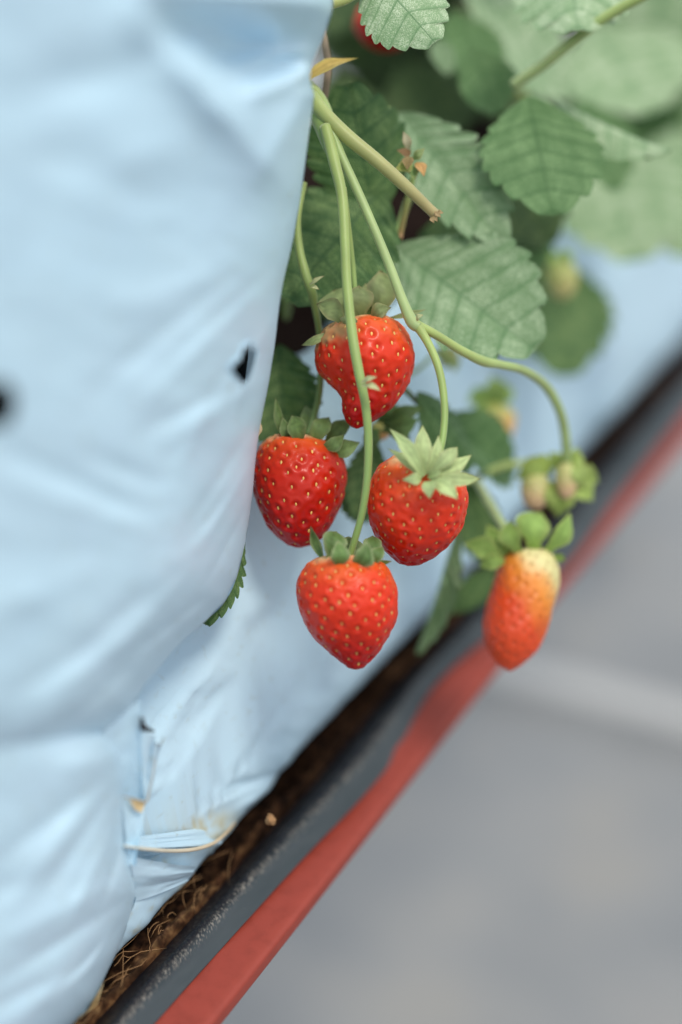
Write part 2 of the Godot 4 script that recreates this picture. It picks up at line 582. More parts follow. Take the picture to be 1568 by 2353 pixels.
func materials() -> void:
	M.film = mat(Color(0.55, 0.755, 0.885), 0.36, 0.5)
	M.film.albedo_texture = noise_tex(0.006, 512, [[0.0, Color(0.93, 0.93, 0.95)], [0.45, Color(1, 1, 1)], [0.8, Color(1, 0.985, 0.99)], [1.0, Color(0.95, 0.93, 0.94)]])
	M.film.uv1_triplanar = true
	M.film.uv1_world_triplanar = true
	M.film.uv1_scale = Vector3(4, 4, 4)
	M.film.detail_enabled = true
	M.film.detail_blend_mode = BaseMaterial3D.BLEND_MODE_MUL
	M.film.detail_albedo = noise_tex(0.055, 512, [[0.0, Color(0.97, 0.97, 0.985)], [0.3, Color(1, 1, 1)], [0.80, Color(1, 1, 1)], [0.88, Color(0.90, 0.86, 0.80)], [1.0, Color(0.62, 0.52, 0.42)]], FastNoiseLite.TYPE_SIMPLEX, 5, 33)
	M.film.backlight_enabled = true
	M.film.backlight = Color(0.16, 0.2, 0.22)
	M.film_worn = M.film.duplicate()
	M.film_worn.vertex_color_use_as_albedo = true
	M.stained = mat(Color(0.74, 0.62, 0.40), 0.55)
	M.stained.albedo_texture = noise_tex(0.02, 256, [[0.0, Color(0.55, 0.35, 0.16)], [0.4, Color(0.85, 0.75, 0.6)], [1.0, Color(1, 1, 1)]])
	M.stained.uv1_triplanar = true
	M.stained.uv1_scale = Vector3(22, 22, 22)
	M.dark = mat(Color(0.020, 0.011, 0.009), 0.9, 0.2)
	M.fruit = mat(Color.WHITE, 0.42, 0.30)
	M.fruit.vertex_color_use_as_albedo = true
	M.fruit.subsurf_scatter_enabled = true
	M.fruit.subsurf_scatter_strength = 0.10
	M.fruit.clearcoat_enabled = true
	M.fruit.clearcoat = 0.22
	M.fruit.clearcoat_roughness = 0.2
	M.unripe = mat(Color.WHITE, 0.45, 0.5)
	M.unripe.vertex_color_use_as_albedo = true
	M.seed = mat(Color.WHITE, 0.4, 0.5)
	M.seed.vertex_color_use_as_albedo = true
	M.sepal = mat(Color.WHITE, 0.6, 0.4)
	M.sepal.vertex_color_use_as_albedo = true
	M.sepal.backlight_enabled = true
	M.sepal.backlight = Color(0.45, 0.5, 0.3)
	M.stem = mat(Color.WHITE, 0.45, 0.5)
	M.stem.vertex_color_use_as_albedo = true
	M.stem.rim_enabled = true
	M.stem.rim = 0.4
	M.stem.subsurf_scatter_enabled = true
	M.stem.subsurf_scatter_strength = 0.05
	var deep := leaf_textures(9, Color(0.040, 0.105, 0.026), Color(0.26, 0.35, 0.13), Color(0.024, 0.080, 0.022), 3)
	var pale := leaf_textures(9, Color(0.15, 0.245, 0.105), Color(0.52, 0.575, 0.38), Color(0.06, 0.15, 0.05), 8)
	M.leaf_deep = leaf_mat(deep, Color(0.95, 1.0, 0.95))
	M.leaf_mid = leaf_mat(pale, Color(0.40, 0.58, 0.38))
	M.leaf_shaded = leaf_mat(deep, Color(0.6, 0.62, 0.55))  # darker copy of the deep leaf, with shade put into its tone
	M.leaf_pale = leaf_mat(pale, Color(0.83, 0.92, 0.93))
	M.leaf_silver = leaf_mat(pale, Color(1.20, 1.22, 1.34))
	M.rail = mat(Color(0.31, 0.050, 0.033), 0.55, 0.4)
	M.rail.albedo_texture = noise_tex(0.03, 512, [[0.0, Color(0.8, 0.78, 0.76)], [0.5, Color(0.95, 0.95, 0.95)], [1.0, Color(1.0, 1.0, 1.0)]])
	M.rail.uv1_triplanar = true
	M.rail.uv1_scale = Vector3(9, 9, 9)
	M.liner = mat(Color.WHITE, 0.46, 0.34)
	M.liner.vertex_color_use_as_albedo = true
	M.soil = mat(Color.WHITE, 0.95, 0.2)
	M.soil.albedo_texture = noise_tex(0.03, 512, [[0.0, Color(0.010, 0.007, 0.006)], [0.42, Color(0.035, 0.018, 0.011)], [0.6, Color(0.10, 0.05, 0.028)], [0.78, Color(0.22, 0.13, 0.065)], [1.0, Color(0.34, 0.22, 0.12)]], FastNoiseLite.TYPE_SIMPLEX, 5, 12)
	M.soil.vertex_color_use_as_albedo = true
	M.soil.uv1_triplanar = true
	M.soil.uv1_scale = Vector3(9, 9, 9)
	M.fibre = mat(Color(0.34, 0.19, 0.09), 0.8, 0.3)
	M.ground = mat(Color.WHITE, 0.8, 0.3)
	M.ground.albedo_texture = noise_tex(0.006, 512, [[0.0, Color(0.205, 0.217, 0.232)], [0.4, Color(0.237, 0.247, 0.258)], [0.7, Color(0.258, 0.263, 0.268)], [1.0, Color(0.282, 0.278, 0.268)]], FastNoiseLite.TYPE_SIMPLEX_SMOOTH, 4, 21)
	M.ground.uv1_triplanar = true
	M.ground.uv1_world_triplanar = true
	M.ground.uv1_scale = Vector3(1.6, 1.6, 1.6)
	M.concrete = mat(Color(0.41, 0.415, 0.42), 0.8, 0.3)
	M.board = mat(Color(0.09, 0.075, 0.06), 0.8, 0.3)
	M.steel = mat(Color(0.30, 0.31, 0.32), 0.5, 0.5)
	M.straw = mat(Color.WHITE, 0.7, 0.3)
	M.straw.vertex_color_use_as_albedo = true

# ------------------------------------------------------------------ the scene
func _ready() -> void:
	rng.seed = 41
	lump.seed = 5
	lump.frequency = 0.05
	lump.fractal_octaves = 3
	fine.seed = 9
	fine.frequency = 0.2
	fine.fractal_octaves = 2
	UP = Vector3.UP.rotated(Vector3.RIGHT, deg_to_rad(-PITCH))
	FW = Vector3.FORWARD.rotated(Vector3.RIGHT, deg_to_rad(-PITCH))
	ALONG = Vector3(cos(deg_to_rad(ROW)), 0, -sin(deg_to_rad(ROW)))
	OUT = Vector3(sin(deg_to_rad(ROW)), 0, cos(deg_to_rad(ROW)))
	# camera
	var lens := CameraAttributesPhysical.new()
	lens.frustum_focal_length = 12.0 * LENS / MID.y
	lens.frustum_focus_distance = 0.458
	lens.frustum_near = 0.05
	lens.frustum_far = 60.0
	lens.exposure_aperture = 1.4
	var cam := Camera3D.new()
	cam.name = "camera"
	add_child(cam)
	cam.position = EYE
	cam.rotation_degrees = Vector3(-PITCH, 0, 0)
	cam.fov = rad_to_deg(2.0 * atan(MID.y / LENS))
	cam.near = 0.05
	cam.far = 60.0
	cam.attributes = lens
	cam.current = true
	# sky and sun: a bright overcast day
	var sky := ProceduralSkyMaterial.new()
	sky.sky_top_color = Color(0.95, 0.975, 1.0)
	sky.sky_horizon_color = Color(0.53, 0.56, 0.58)
	sky.sky_curve = 0.3
	sky.sky_energy_multiplier = 1.22
	sky.ground_bottom_color = Color(0.32, 0.33, 0.34)
	sky.ground_horizon_color = Color(0.45, 0.48, 0.5)
	sky.sun_angle_max = 1.0
	var env := Environment.new()
	env.background_mode = Environment.BG_SKY
	env.sky = Sky.new()
	env.sky.sky_material = sky
	env.tonemap_mode = Environment.TONE_MAPPER_LINEAR
	env.tonemap_exposure = 0.99
	env.sdfgi_enabled = true
	env.ssao_enabled = true
	env.ssil_enabled = true
	var we := WorldEnvironment.new()
	we.name = "surroundings"
	we.environment = env
	add_child(we)
	var sun := DirectionalLight3D.new()
	sun.name = "sun"
	sun.rotation_degrees = Vector3(-62, 38, 0)
	sun.light_energy = 0.62
	sun.light_angular_distance = 16.0
	sun.light_color = Color(1.0, 0.97, 0.92)
	sun.shadow_enabled = true
	add_child(sun)
	materials()
	structure()
	bags()
	plants()
	fruits()
	small_things()

func structure() -> void:
	var pm := PlaneMesh.new()
	pm.size = Vector2(80, 80)
	var g := part("ground", pm, M.ground, self)
	g.set_meta("kind", "structure")
	g.set_meta("label", "grey ground of the aisle below the raised row")
	# pale kerb across the aisle
	var kerb := thing("kerb", "pale low concrete strip lying across the grey aisle floor", "kerb", Vector3(0.30, 0, -1.275))
	var km := BoxMesh.new()
	km.size = Vector3(1.3, 0.024, 0.044)
	var kb := part("slab", km, M.concrete, kerb, Vector3(0, 0.012, 0))
	kerb.rotation.y = deg_to_rad(-26.8)
	kb.rotation.x = 0.0
	# the table that carries the row
	var table := thing("growing_table", "dark table carrying the lined bed of the strawberry row", "table", row(-0.37, BED - 0.02, 0.6))
	table.rotation.y = deg_to_rad(ROW)
	var bm := BoxMesh.new()
	bm.size = Vector3(2.4, 0.02, 0.34)
	part("table_top", bm, M.board, table, Vector3(0, -0.002, 0))
	var h := EYE.y + BED - 0.032
	for k in 3:
		var c := CylinderMesh.new()
		c.top_radius = 0.016
		c.bottom_radius = 0.016
		c.height = h
		part("leg", c, M.steel, table, Vector3(-1.0 + k * 1.0, -0.012 - h * 0.5, -0.14))
	# red rail
	var rail := thing("red_rail", "dull red rail running along the outer edge of the bed", "rail", row(-0.187, BED, 0.6))
	var o := rail.position
	var p := PackedVector3Array()
	var sides := 36
	var rows := 120
	for i in rows:
		var s := -0.1 + 1.9 * i / (rows - 1)
		for j in sides:
			var a := TAU * j / sides
			var rr := pow(pow(absf(cos(a)), 6.0) + pow(absf(sin(a)), 6.0), -1.0 / 6.0)
			p.append(row(-0.1938 + 0.0006 * sin(s * 9.0) + cos(a) * rr * 0.0088, BED - 0.0054 + sin(a) * rr * 0.0036 + 0.0007 * sin(s * 14.0 + 1.0), s) - o)
	part("rail", grid(p, rows, sides, true, PackedColorArray(), PackedVector2Array()), M.rail, rail)
	# black liner: out of the bed, over the lip and onto the rail
	var liner := thing("black_liner", "black plastic bed liner folded over beside the red rail", "liner", row(-0.2, BED, 0.6))
	o = liner.position
	var prof := [[-0.262, -0.013], [-0.236, -0.013], [-0.2255, -0.0120], [-0.2210, -0.0085], [-0.2168, -0.0050], [-0.2126, -0.0014], [-0.2095, 0.0012], [-0.2068, 0.0030], [-0.2040, 0.0030], [-0.2012, 0.0021], [-0.1984, 0.0011], [-0.1956, 0.0001], [-0.1954, -0.0006]]
	var hem := [[-0.0033], [-0.0033], [-0.0024], [-0.0006], [0.0022], [-0.0052], [0.0010], [0.0075], [0.0050], [0.0035], [0.0035]]
	var hem_at := [0.0, 0.2, 0.26, 0.32, 0.385, 0.442, 0.50, 0.56, 0.64, 0.75, 2.0]
	p = PackedVector3Array()
	var tint := PackedColorArray()
	rows = 1300
	var cols := 57
	for i in rows:
		var s := lerpf(0.1, 0.5, i / 1000.0) if i <= 1000 else lerpf(0.5, 1.7, (i - 1000) / 299.0)
		# the free edge wanders over the rail
		var k := 0
		while hem_at[k + 1] < s: k += 1
		var sag: float = spline(hem, k + (s - hem_at[k]) / (hem_at[k + 1] - hem_at[k]))[0]
		for j in cols:
			var f := float(j) / (cols - 1)
			var q := spline(prof, f * (prof.size() - 1))
			var wv := 0.0030 * lump.get_noise_2d(s * 170.0, f * 16.0) + 0.0004 * lump.get_noise_2d(s * 800.0, f * 50.0 + 40.0)
			p.append(row(q[0] + wv * 0.6 + sag * smoothstep(0.45, 0.9, f), BED + q[1] + wv, s) - o)
			var dust := maxf(0.0, fine.get_noise_2d(s * 5200.0, f * 420.0) + 0.25 * lump.get_noise_2d(s * 1500.0, f * 40.0) - 0.02)
			var band := exp(-pow((f - 0.69 + 0.03 * lump.get_noise_2d(s * 700.0, 9.0)) / 0.045, 2.0)) + 0.2 * exp(-pow((f - 0.5) / 0.10, 2.0))
			var c := Color(0.009, 0.011, 0.014).lerp(Color(0.048, 0.060, 0.070), smoothstep(0.62, 0.76, f))  # outer face painted lighter for sky sheen, inner side darker for shade
			tint.append(c.lerp(Color(0.30, 0.27, 0.235), clampf(dust * band * 1.7 * clampf(1.9 - s * 3.2, 0.25, 1.0), 0.0, 0.7)))
	part("film", grid(p, rows, cols, false, tint, PackedVector2Array()), M.liner, liner)
	# soil along the bag
	var soil := MeshInstance3D.new()
	var brown := PackedColorArray()
	p = PackedVector3Array()
	rows = 600
	cols = 60
	o = row(-0.22, BED, 0.6)
	for i in rows:
		var s := 0.0 + 1.5 * i / (rows - 1)
		for j in cols:
			var f := float(j) / (cols - 1)
			var edge := 0.0035 * lump.get_noise_2d(s * 190.0, 3.0) + 0.004 * exp(-pow((s - 0.30) / 0.05, 2.0))
			var nn := lerpf(-0.275, -0.2165 + edge, f)
			var hh := -0.0055 + 0.0045 * exp(-pow((f - 0.94) / 0.05, 2.0)) - 0.006 * smoothstep(0.955, 1.0, f)
			hh += 0.006 * lump.get_noise_2d(s * 420.0, f * 34.0) + 0.0022 * fine.get_noise_2d(s * 900.0, f * 80.0)
			p.append(row(nn, BED + hh, s) - o)
			var crust := exp(-pow((f - 0.93) / 0.05, 2.0)) * (1.0 - 0.9 * smoothstep(0.29, 0.33, s) + 0.4 * smoothstep(0.42, 0.46, s) - 0.35 * smoothstep(0.54, 0.62, s))
			brown.append(Color(0.20, 0.17, 0.16).lerp(Color(1.3, 1.15, 1.0), clampf(crust, 0.0, 1.0)))
	soil.mesh = grid(p, rows, cols, false, brown, PackedVector2Array())
	soil.material_override = M.soil
	soil.name = "soil"
	add_child(soil)
	soil.position = o
	soil.set_meta("kind", "stuff")
	soil.set_meta("label", "crumbly brown potting soil along the foot of the bags")
	soil.set_meta("category", "soil")

func bags() -> void:
	# ---- the near bag
	var edge := PackedVector2Array([Vector2(770, -160), Vector2(768, -60), Vector2(764, 20), Vector2(745, 82), Vector2(716, 150), Vector2(714, 190), Vector2(722, 218), Vector2(716, 262), Vector2(706, 340), Vector2(690, 460), Vector2(672, 560), Vector2(651, 650), Vector2(640, 720), Vector2(632, 790), Vector2(618, 880), Vector2(597, 985), Vector2(587, 1060), Vector2(582, 1120), Vector2(573, 1190), Vector2(563, 1250), Vector2(545, 1325), Vector2(518, 1382), Vector2(475, 1425), Vector2(420, 1472), Vector2(370, 1530), Vector2(332, 1575), Vector2(300, 1630), Vector2(240, 1682), Vector2(150, 1730), Vector2(60, 1762), Vector2(-40, 1790), Vector2(-260, 1840), Vector2(-960, 1985)])
	var bag := thing("grow_bag", "plump pale blue film grow bag with a torn black hole, nearest the viewer", "grow bag", at(300, 1700, 0.42), "grow bags in the row")
	var o := bag.position
	var torn := PackedVector2Array([Vector2(573, 791), Vector2(586, 806), Vector2(584, 822), Vector2(576, 850), Vector2(569, 869), Vector2(558, 876), Vector2(548, 862), Vector2(534, 841), Vector2(546, 831), Vector2(555, 822), Vector2(558, 804)])
	for i in torn.size(): torn[i] += (torn[i] - Vector2(560, 833)).normalized() * 4.0
	var spot := PackedVector2Array([Vector2(-60, 870), Vector2(12, 872), Vector2(34, 906), Vector2(31, 948), Vector2(10, 974), Vector2(-60, 975)])
	var folds := [
		[340, 60, 620, 385, 50, 9.0], [610, 385, 735, 170, 36, 5.0], [400, 70, 690, 95, 60, -15.0], [500, 125, 660, 140, 50, -12.0], [520, 116, 610, 96, 30, -5.0], [540, 178, 700, 146, 20, -6.0], [560, 140, 680, 118, 9, 3.5], [590, 215, 725, 160, 24, 7.0], [360, -30, 760, 12, 44, 10.0],
		[40, 220, 330, 150, 60, -2.5], [200, 420, 460, 300, 70, 2.0], [120, 360, 420, 470, 60, -2.2],
		[260, 860, 500, 660, 24, -1.6], [330, 930, 560, 700, 26, 1.5], [420, 800, 600, 640, 16, -1.2], [300, 700, 520, 620, 30, 1.2],
		[345, 985, 500, 905, 16, -1.5], [400, 1010, 590, 880, 20, 1.4], [210, 1050, 350, 1110, 20, -2.0], [40, 1050, 300, 1165, 26, -2.4], [60, 1110, 310, 1215, 30, 1.6],
		[420, 1060, 470, 950, 16, 1.0], [440, 1200, 560, 1010, 14, -1.4], [470, 1240, 575, 1070, 12, 1.5], [400, 1290, 540, 1120, 18, -1.4], [480, 1330, 560, 1180, 10, -1.3], [360, 1330, 470, 1220, 20, 1.3],
		[280, 1480, 420, 1330, 22, 1.6], [200, 1480, 330, 1370, 24, -1.7], [120, 1600, 330, 1440, 24, 1.8], [40, 1590, 220, 1480, 30, -2.2], [150, 1660, 300, 1530, 18, -1.6], [20, 1690, 200, 1600, 26, 1.8], [310, 1500, 460, 1380, 14, -1.4], [-60, 1420, 180, 1330, 40, 1.6],
		[534, 841, 480, 900, 14, -1.0], [569, 870, 540, 950, 10, 1.0], [586, 810, 620, 740, 10, 0.9],
	]
	part("bag_body", stuffed(edge, -1000, -220, 1995, -0.203, 190.0, 0.034, folds, o, 300, 210, [torn, spot], 0.10), M.film, bag)
	var low := PackedVector2Array([Vector2(110, 1640), Vector2(190, 1658), Vector2(245, 1682), Vector2(280, 1728), Vector2(291, 1790), Vector2(287, 1860), Vector2(288, 1925), Vector2(302, 1990), Vector2(314, 2052), Vector2(301, 2100), Vector2(277, 2170), Vector2(246, 2235), Vector2(214, 2300), Vector2(165, 2356), Vector2(60, 2450), Vector2(-260, 2560), Vector2(-960, 2790)])
	var folds2 := [
		[20, 1960, 230, 1800, 26, -2.6], [120, 2030, 250, 1830, 16, -1.8], [40, 2060, 180, 1880, 24, 2.0], [170, 2100, 262, 1900, 14, 1.6], [150, 1760, 250, 1740, 24, 1.6],
		[278, 1945, 300, 2040, 12, 2.2], [240, 2060, 278, 1950, 10, -1.6], [20, 2240, 270, 2080, 20, -2.2], [0, 2170, 260, 2030, 30, 2.2], [120, 2290, 280, 2120, 12, -1.4], [60, 2330, 240, 2200, 20, 1.8], [-40, 2330, 140, 2240, 24, -2.0], [200, 2230, 262, 2130, 8, 1.2], [-100, 2080, 120, 2010, 40, -2.0],
	]
	part("lower_fold", stuffed(low, -1000, 1830, 2800, -0.2085, 120.0, 0.024, folds2, o, 190, 150, [], 0.07), M.film, bag)
	var lip := []
	for i in torn.size() + 1:
		var v := torn[i % torn.size()]
		var c := v + (v - Vector2(560, 833)).normalized() * 3.0
		lip.append([c.x, c.y, wall(c.x, c.y, -0.203) + 0.034 * (1.0 - sqrt(1.0 - pow(1.0 - clampf((627.0 - (c.y - 833.0) * 0.16 - c.x) * 0.985 / 190.0, 0.0, 1.0), 2.0))) - 0.0002, 1.8])
	part("torn_lip", tube(lip, o, Color(0.55, 0.755, 0.885), Color(0.55, 0.755, 0.885), 8, 6, false), M.straw, bag)
	# dark growing medium behind the tears
	var fill := stuffed(PackedVector2Array([Vector2(570, 560), Vector2(575, 700), Vector2(560, 900), Vector2(480, 1250), Vector2(240, 1560), Vector2(-260, 1700)]), -950, 620, 1720, -0.214, 160.0, 0.03, [], o, 30, 24, [], 0.04)
	part("growing_medium", fill, M.dark, bag)
	# folded, taped end of the bag
	part("end_fold", patch(hung([[236, 1684, -0.2165], [323, 1604, -0.2150], [335, 1842, -0.2145], [280, 1834, -0.2185]]), o, -0.0035), M.film, bag)
	part("end_fold", patch(hung([[321, 1676, -0.2150], [357, 1691, -0.2158], [341, 1836, -0.2142], [333, 1840, -0.2145]]), o, 0.0008), M.film, bag)
	part("end_fold", patch(hung([[354, 1703, -0.2150], [372, 1709, -0.2160], [346, 1828, -0.2142], [336, 1843, -0.2138]]), o, 0.0006), M.film, bag)
	part("end_fold", patch(hung([[280, 1830, -0.2170], [337, 1841, -0.2142], [312, 1990, -0.2140], [296, 1990, -0.2165]]), o, -0.0015), M.film, bag)
	part("stain", patch(hung([[298, 1838, -0.2155], [335, 1843, -0.2138], [326, 1868, -0.2136], [312, 1862, -0.2145]]), o, -0.0004), M.stained, bag)
	part("seam", tube(hung([[284, 1831, -0.2160, 1.6], [310, 1836, -0.2145, 1.8], [336, 1842, -0.2132, 2.2], [346, 1806, -0.2134, 1.0], [359, 1745, -0.2140, 0.8]]), o, Color(0.34, 0.25, 0.15), Color(0.55, 0.45, 0.32), 6, 5), M.straw, bag)
	part("tear", sheet(hung([[322, 1646, -0.2140], [330, 1650, -0.2142], [331, 1662, -0.2142], [327, 1673, -0.2140], [357, 1680, -0.2150], [352, 1683, -0.2150], [323, 1678, -0.2140]]), o, 0.0003), M.dark, bag)
	part("loose_thread", tube(hung([[356, 1708, -0.2140, 0.9], [364, 1714, -0.2142, 0.8], [372, 1708, -0.2144, 0.8], [374, 1692, -0.2145, 0.6]]), o, Color(0.12, 0.09, 0.08), Color(0.12, 0.09, 0.08), 5, 5), M.straw, bag)
	# end of the inner film under the lower fold
	part("stained_hem", sheet([[160, 2356, 0.43], [205, 2318, 0.432], [240, 2255, 0.436], [222, 2320, 0.44], [180, 2365, 0.437]], o), M.stained, bag)
	# ---- the bag beyond
	var far := thing("grow_bag", "pale blue film grow bag lying behind the ripe strawberries", "grow bag", row(-0.25, BED, 0.5), "grow bags in the row")
	o = far.position
	var folds3 := [
		[345, 1650, 430, 1560, 5, 0.7], [380, 1720, 450, 1630, 6, -0.8], [455, 1700, 520, 1610, 5, 0.6], [350, 1790, 440, 1730, 5, -0.7], [480, 1820, 600, 1730, 6, 0.8], [430, 1550, 500, 1480, 6, -0.6], [360, 1880, 470, 1850, 5, 0.7], [560, 1700, 640, 1600, 6, -0.7],
		[340, 1690, 410, 1590, 14, -1.6], [380, 1650, 480, 1530, 14, 1.7], [420, 1700, 540, 1560, 16, -1.4], [400, 1790, 520, 1640, 18, 1.7], [470, 1760, 600, 1600, 14, -1.4], [520, 1740, 690, 1540, 14, 1.5], [600, 1690, 760, 1480, 16, -1.6], [660, 1620, 830, 1400, 14, 1.3],
		[330, 1855, 590, 1730, 12, -2.2], [340, 1830, 560, 1700, 16, 1.6], [480, 1835, 630, 1782, 9, -2.4], [400, 1880, 600, 1800, 12, 1.6], [560, 1850, 640, 1790, 10, 1.8], [500, 1500, 620, 1330, 30, 1.4], [420, 1520, 520, 1380, 26, -1.3], [600, 1450, 700, 1290, 26, -1.2], [820, 1350, 960, 1150, 30, -2.0], [1300, 760, 1500, 560, 40, 2.5], [1250, 840, 1400, 640, 30, -2.0],
	]
	var rows := 170
	var cols := 420
	var stains := PackedColorArray()
	var p := PackedVector3Array()
	for i in rows:
		var f := float(i) / (rows - 1)
		# up the front, over the top and down at the back
		var ang := lerpf(-0.62 * PI, 0.95 * PI, f)
		for j in cols:
			var s := 0.225 + 1.0 * pow(float(j) / (cols - 1), 1.25)
			var e := minf(1.0, (s - 0.215) / 0.05)
			e = sqrt(maxf(0.0, 1.0 - (1.0 - e) * (1.0 - e)))
			var sq := 0.3 if sin(ang) < 0.0 else 0.75
			var sy := signf(sin(ang)) * pow(absf(sin(ang)), sq)
			var cx := signf(cos(ang)) * pow(absf(cos(ang)), sq)
			var nn := -0.2935 + 0.076 * cx * (0.8 + 0.2 * e)
			var tall := lerpf(0.048, 0.078, smoothstep(0.28, 0.41, s))
			var hh := -0.004 + tall + tall * sy
			nn -= 0.022 * clampf(hh / 0.15, 0.0, 1.0)
			var q := row(nn, BED + hh, s)
			var v := seen(q)
			var k := 1.0 if cx > 0.0 else 0.3
			q += OUT * (ridge(folds3, v) * 0.85 + 0.0014 * lump.get_noise_2d(v.x * 0.09, v.y * 0.14)) * k
			p.append(q - o)
			# a rusty water stain over the hem
			var st := exp(-pow((v.x - 470.0) / 62.0, 2.0) - pow((v.y - 1908.0 + (v.x - 470.0) * 0.25) / 34.0, 2.0)) * (0.8 + 1.3 * lump.get_noise_2d(v.x * 0.9, v.y * 0.35))
			st = maxf(st, 0.5 * smoothstep(0.25, 0.6, lump.get_noise_2d(v.x * 0.35 + 70.0, v.y * 0.35)) * smoothstep(1780.0, 1950.0, v.y))
			stains.append(Color.WHITE.lerp(Color(0.95, 0.62, 0.30), clampf(st, 0.0, 0.8)))
	part("bag_body", grid(p, rows, cols, false, stains, PackedVector2Array()), M.film_worn, far)
	var mound := PackedVector3Array()  # dark soil mound added so the gaps over the bag stay dark
	for i in 150:
		var s := 0.26 + 1.0 * i / 149.0
		for j in 30:
			var f := j / 29.0
			mound.append(row(lerpf(-0.385, -0.258, f), BED - 0.014 + lerpf(0.096, 0.156, smoothstep(0.28, 0.41, s)) + 0.036 * pow(sin(PI * f), 0.5) + 0.010 * lump.get_noise_2d(s * 300.0, f * 30.0), s) - o)
	part("growing_medium", grid(mound, 150, 30, false, PackedColorArray(), PackedVector2Array()), M.dark, far)
	# hem with a rusty stain, and the flap under it
	part("hem", patch(hung([[288, 1926, -0.2185], [532, 1890, -0.2235], [506, 1940, -0.2185], [288, 1950, -0.2150]]), o, 0.0016), M.film, far)
	part("hem_edge", tube(hung([[286, 1944, -0.2150, 2.5], [330, 1950, -0.2149, 4], [390, 1955, -0.2149, 4.5], [445, 1952, -0.2153, 4.5], [490, 1938, -0.2163, 4.0], [520, 1914, -0.2188, 3], [540, 1890, -0.2210, 1.5]]), o, Color(0.66, 0.66, 0.58), Color(0.60, 0.42, 0.22), 10, 8), M.straw, far)
	part("flap", patch(hung([[296, 1944, -0.217], [505, 1930, -0.2185], [486, 1962, -0.2235], [296, 1978, -0.2215]]), o, -0.002), M.film, far)
	part("flap", patch(hung([[296, 1966, -0.2165], [452, 1990, -0.2175], [432, 2024, -0.2200], [312, 2072, -0.2195]]), o, 0.0025), M.film, far)

func leaf(plant: Node3D, b: Array, t: Array, width: float, tilt: Vector2, cup: float, bend: float, m: Material, low := false, tone := Color.WHITE) -> MeshInstance3D:
	var o := plant.position
	var d: float = (b[2] + t[2]) * 0.5
	var face := (-FW + RT * tilt.x + UP * tilt.y).normalized()
	return part("leaf", leaflet(at(b[0], b[1], b[2]) - o, at(t[0], t[1], t[2]) - o, width * d / LENS, face, cup, bend, 9, tone, low), m, plant)

const STEM0 := Color(0.33, 0.41, 0.12)
const STEM1 := Color(0.24, 0.36, 0.10)

func stalk(plant: Node3D, called: String, pts: Array, c0 := STEM0, c1 := STEM1, sides := 12) -> void:
	part(called, tube(pts, plant.position, c0, c1, sides, 8), M.stem, plant)

